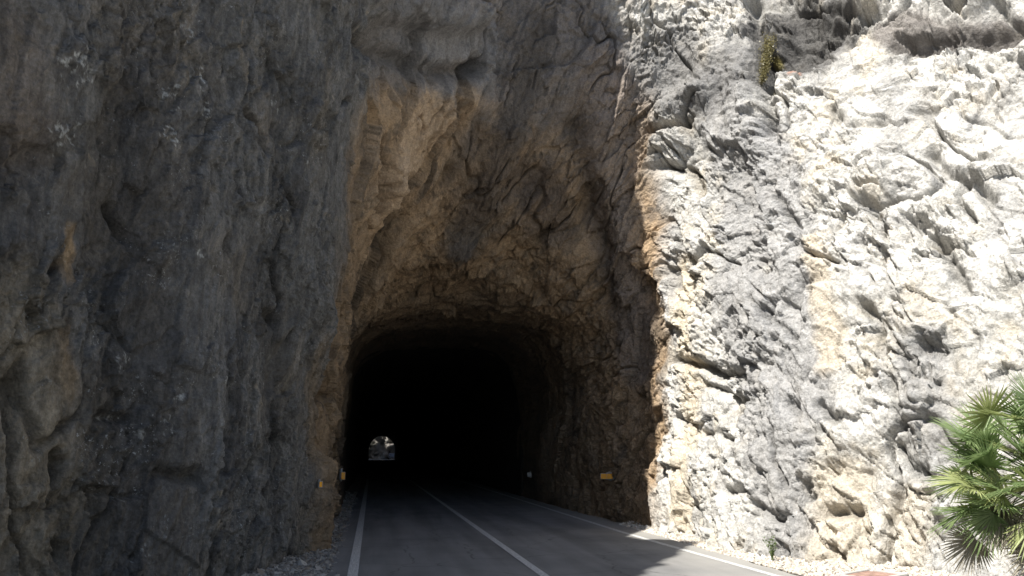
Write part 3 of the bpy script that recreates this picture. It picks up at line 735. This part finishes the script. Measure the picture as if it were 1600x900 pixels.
def frond(i, dirn, pet, fan, mat, nl=34):
    dirn = dirn/np.linalg.norm(dirn); V, Fq = [], []
    o = hc+r.normal(size=3)*.05; z = np.array([0, 0, 1.])
    pts = [o+dirn*pet*u+z*(-.06*u*u) for u in np.linspace(0, 1, 5)]
    v, f_ = tube(pts, .009, .005, 4); V += v; Fq += f_
    h = pts[-1]; ax = pts[-1]-pts[-2]; ax /= np.linalg.norm(ax)
    sd = np.cross(ax, z+.5*r.normal(size=3)); sd /= np.linalg.norm(sd); nr = np.cross(sd, ax)
    tilt = r.normal()*.5; ax2 = ax*math.cos(tilt)+nr*math.sin(tilt); nr2 = np.cross(sd, ax2)
    for j in range(nl):
        a = (j/(nl-1)-.5)*math.radians(r.uniform(195, 205)); ln = fan*(.72+.28*math.cos(a))*r.uniform(.9, 1.06)
        dr = ax2*math.cos(a)+sd*math.sin(a)+nr2*(.18+.05*r.normal()); dr /= np.linalg.norm(dr)
        cr = np.cross(dr, nr2); cr /= np.linalg.norm(cr); k = len(V); wmax = .0105*fan/.42
        for s_, w_ in ((0, .25), (.3, .95), (.55, 1.), (.8, .6), (1, .04)):
            c_ = h+dr*ln*s_-z*(.02+.03*r.uniform())*s_**2.2
            V += [c_+cr*w_*wmax+nr2*w_*wmax*.55, c_, c_-cr*w_*wmax+nr2*w_*wmax*.55]
        for s_ in range(4):
            b_ = k+3*s_; Fq += [(b_, b_+1, b_+4, b_+3), (b_+1, b_+2, b_+5, b_+4)]
    return mesh_obj('frond', V, Fq, mat, palm, smooth=False)
nF = 98
for i in range(nF):
    u = (i+.5)/nF; el = math.asin(1-1.92*u); az = i*2.39996
    if i % 2: az = math.radians(215)+math.radians(75)*math.sin(i*1.7)
    dv = np.array([math.cos(el)*math.cos(az), math.cos(el)*math.sin(az), math.sin(el)])+.12*r.normal(size=3)
    mt = PG[2] if u > .82 else (PG[1] if r.uniform() < .25+.5*(abs(u-.62) < .12) else PG[0])
    frond(i, dv, r.uniform(.40, .92), r.uniform(.38, .50), mt)

# ------------------------------------------------------------------ pale car beyond the far portal
PAINTC = plain('car_paint', (.55, .60, .68), .3, .03, 2); GLS = plain('car_glass', (.03, .035, .04), .1, .05, 2); TYR = plain('tyre', (.03, .03, .03), .9, .1, 9); RED = plain('tail_light', (.4, .03, .02), .3, .05, 5)
c = at(610, 712, 207)
car = empty('car', (c[0]+.35, 204, 0), 0); tag(car, 'pale car seen tiny beyond the far end of the tunnel', 'car')
def prism(name, prof, wd, mat, parent, x0=0, taper=0.):
    n_ = len(prof); V = [(x0-wd/2+(taper if z > .95 else 0), y_, z) for y_, z in prof]+[(x0+wd/2-(taper if z > .95 else 0), y_, z) for y_, z in prof]
    me = bpy.data.meshes.new(name); me.from_pydata(V, [], [tuple(range(n_)), tuple(range(2*n_-1, n_-1, -1))]+[(i, i+n_, (i+1) % n_+n_, (i+1) % n_) for i in range(n_)])
    me.materials.append(mat); o = bpy.data.objects.new(name, me); COL.objects.link(o); o.parent = parent; return o
prism('body', [(-2.05, .35), (-2.1, .7), (-2.0, .98), (-1.75, 1.02), (-1.35, 1.46), (.3, 1.48), (1.0, 1.02), (1.9, .88), (2.05, .6), (2.0, .3)], 1.72, PAINTC, car, 0, .14)
prism('rear_window', [(-1.80, 1.06), (-1.46, 1.39), (-1.43, 1.38), (-1.75, 1.05)], 1.3, GLS, car)
prism('windscreen', [(.38, 1.42), (.99, 1.06), (.96, 1.04), (.36, 1.40)], 1.3, GLS, car)
for s in (-1, 1):
    prism('side_window', [(-1.3, 1.05), (-1.1, 1.38), (.25, 1.4), (.75, 1.06)], .02, GLS, car, s*.73)
    box('tail_light', .22, .05, .16, RED, car, (s*.68, -2.09, .8), .01)
    for yy in (-1.3, 1.25):
        Vt, Ft = [], []
        for a in range(20):
            th = 6.2832*a/20
            for xx, rr in ((-.1, .22), (-.1, .32), (.1, .32), (.1, .22)): Vt.append((s*.78+xx, yy+rr*math.cos(th), .32+rr*math.sin(th)))
        for a in range(20):
            for q_ in range(4): Ft.append((a*4+q_, a*4+(q_+1) % 4, ((a+1) % 20)*4+(q_+1) % 4, ((a+1) % 20)*4+q_))
        wh = mesh_obj('wheel', Vt, Ft, TYR, car)
        rm = [(s*.78+s*.09, yy, .32)]+[(s*.78+s*.07, yy+.23*math.cos(6.2832*a/20), .32+.23*math.sin(6.2832*a/20)) for a in range(20)]
        mesh_obj('rim', rm, [(0, 1+a, 1+(a+1) % 20) for a in range(20)], HOUS, wh)
print('done', time.time()-T0)
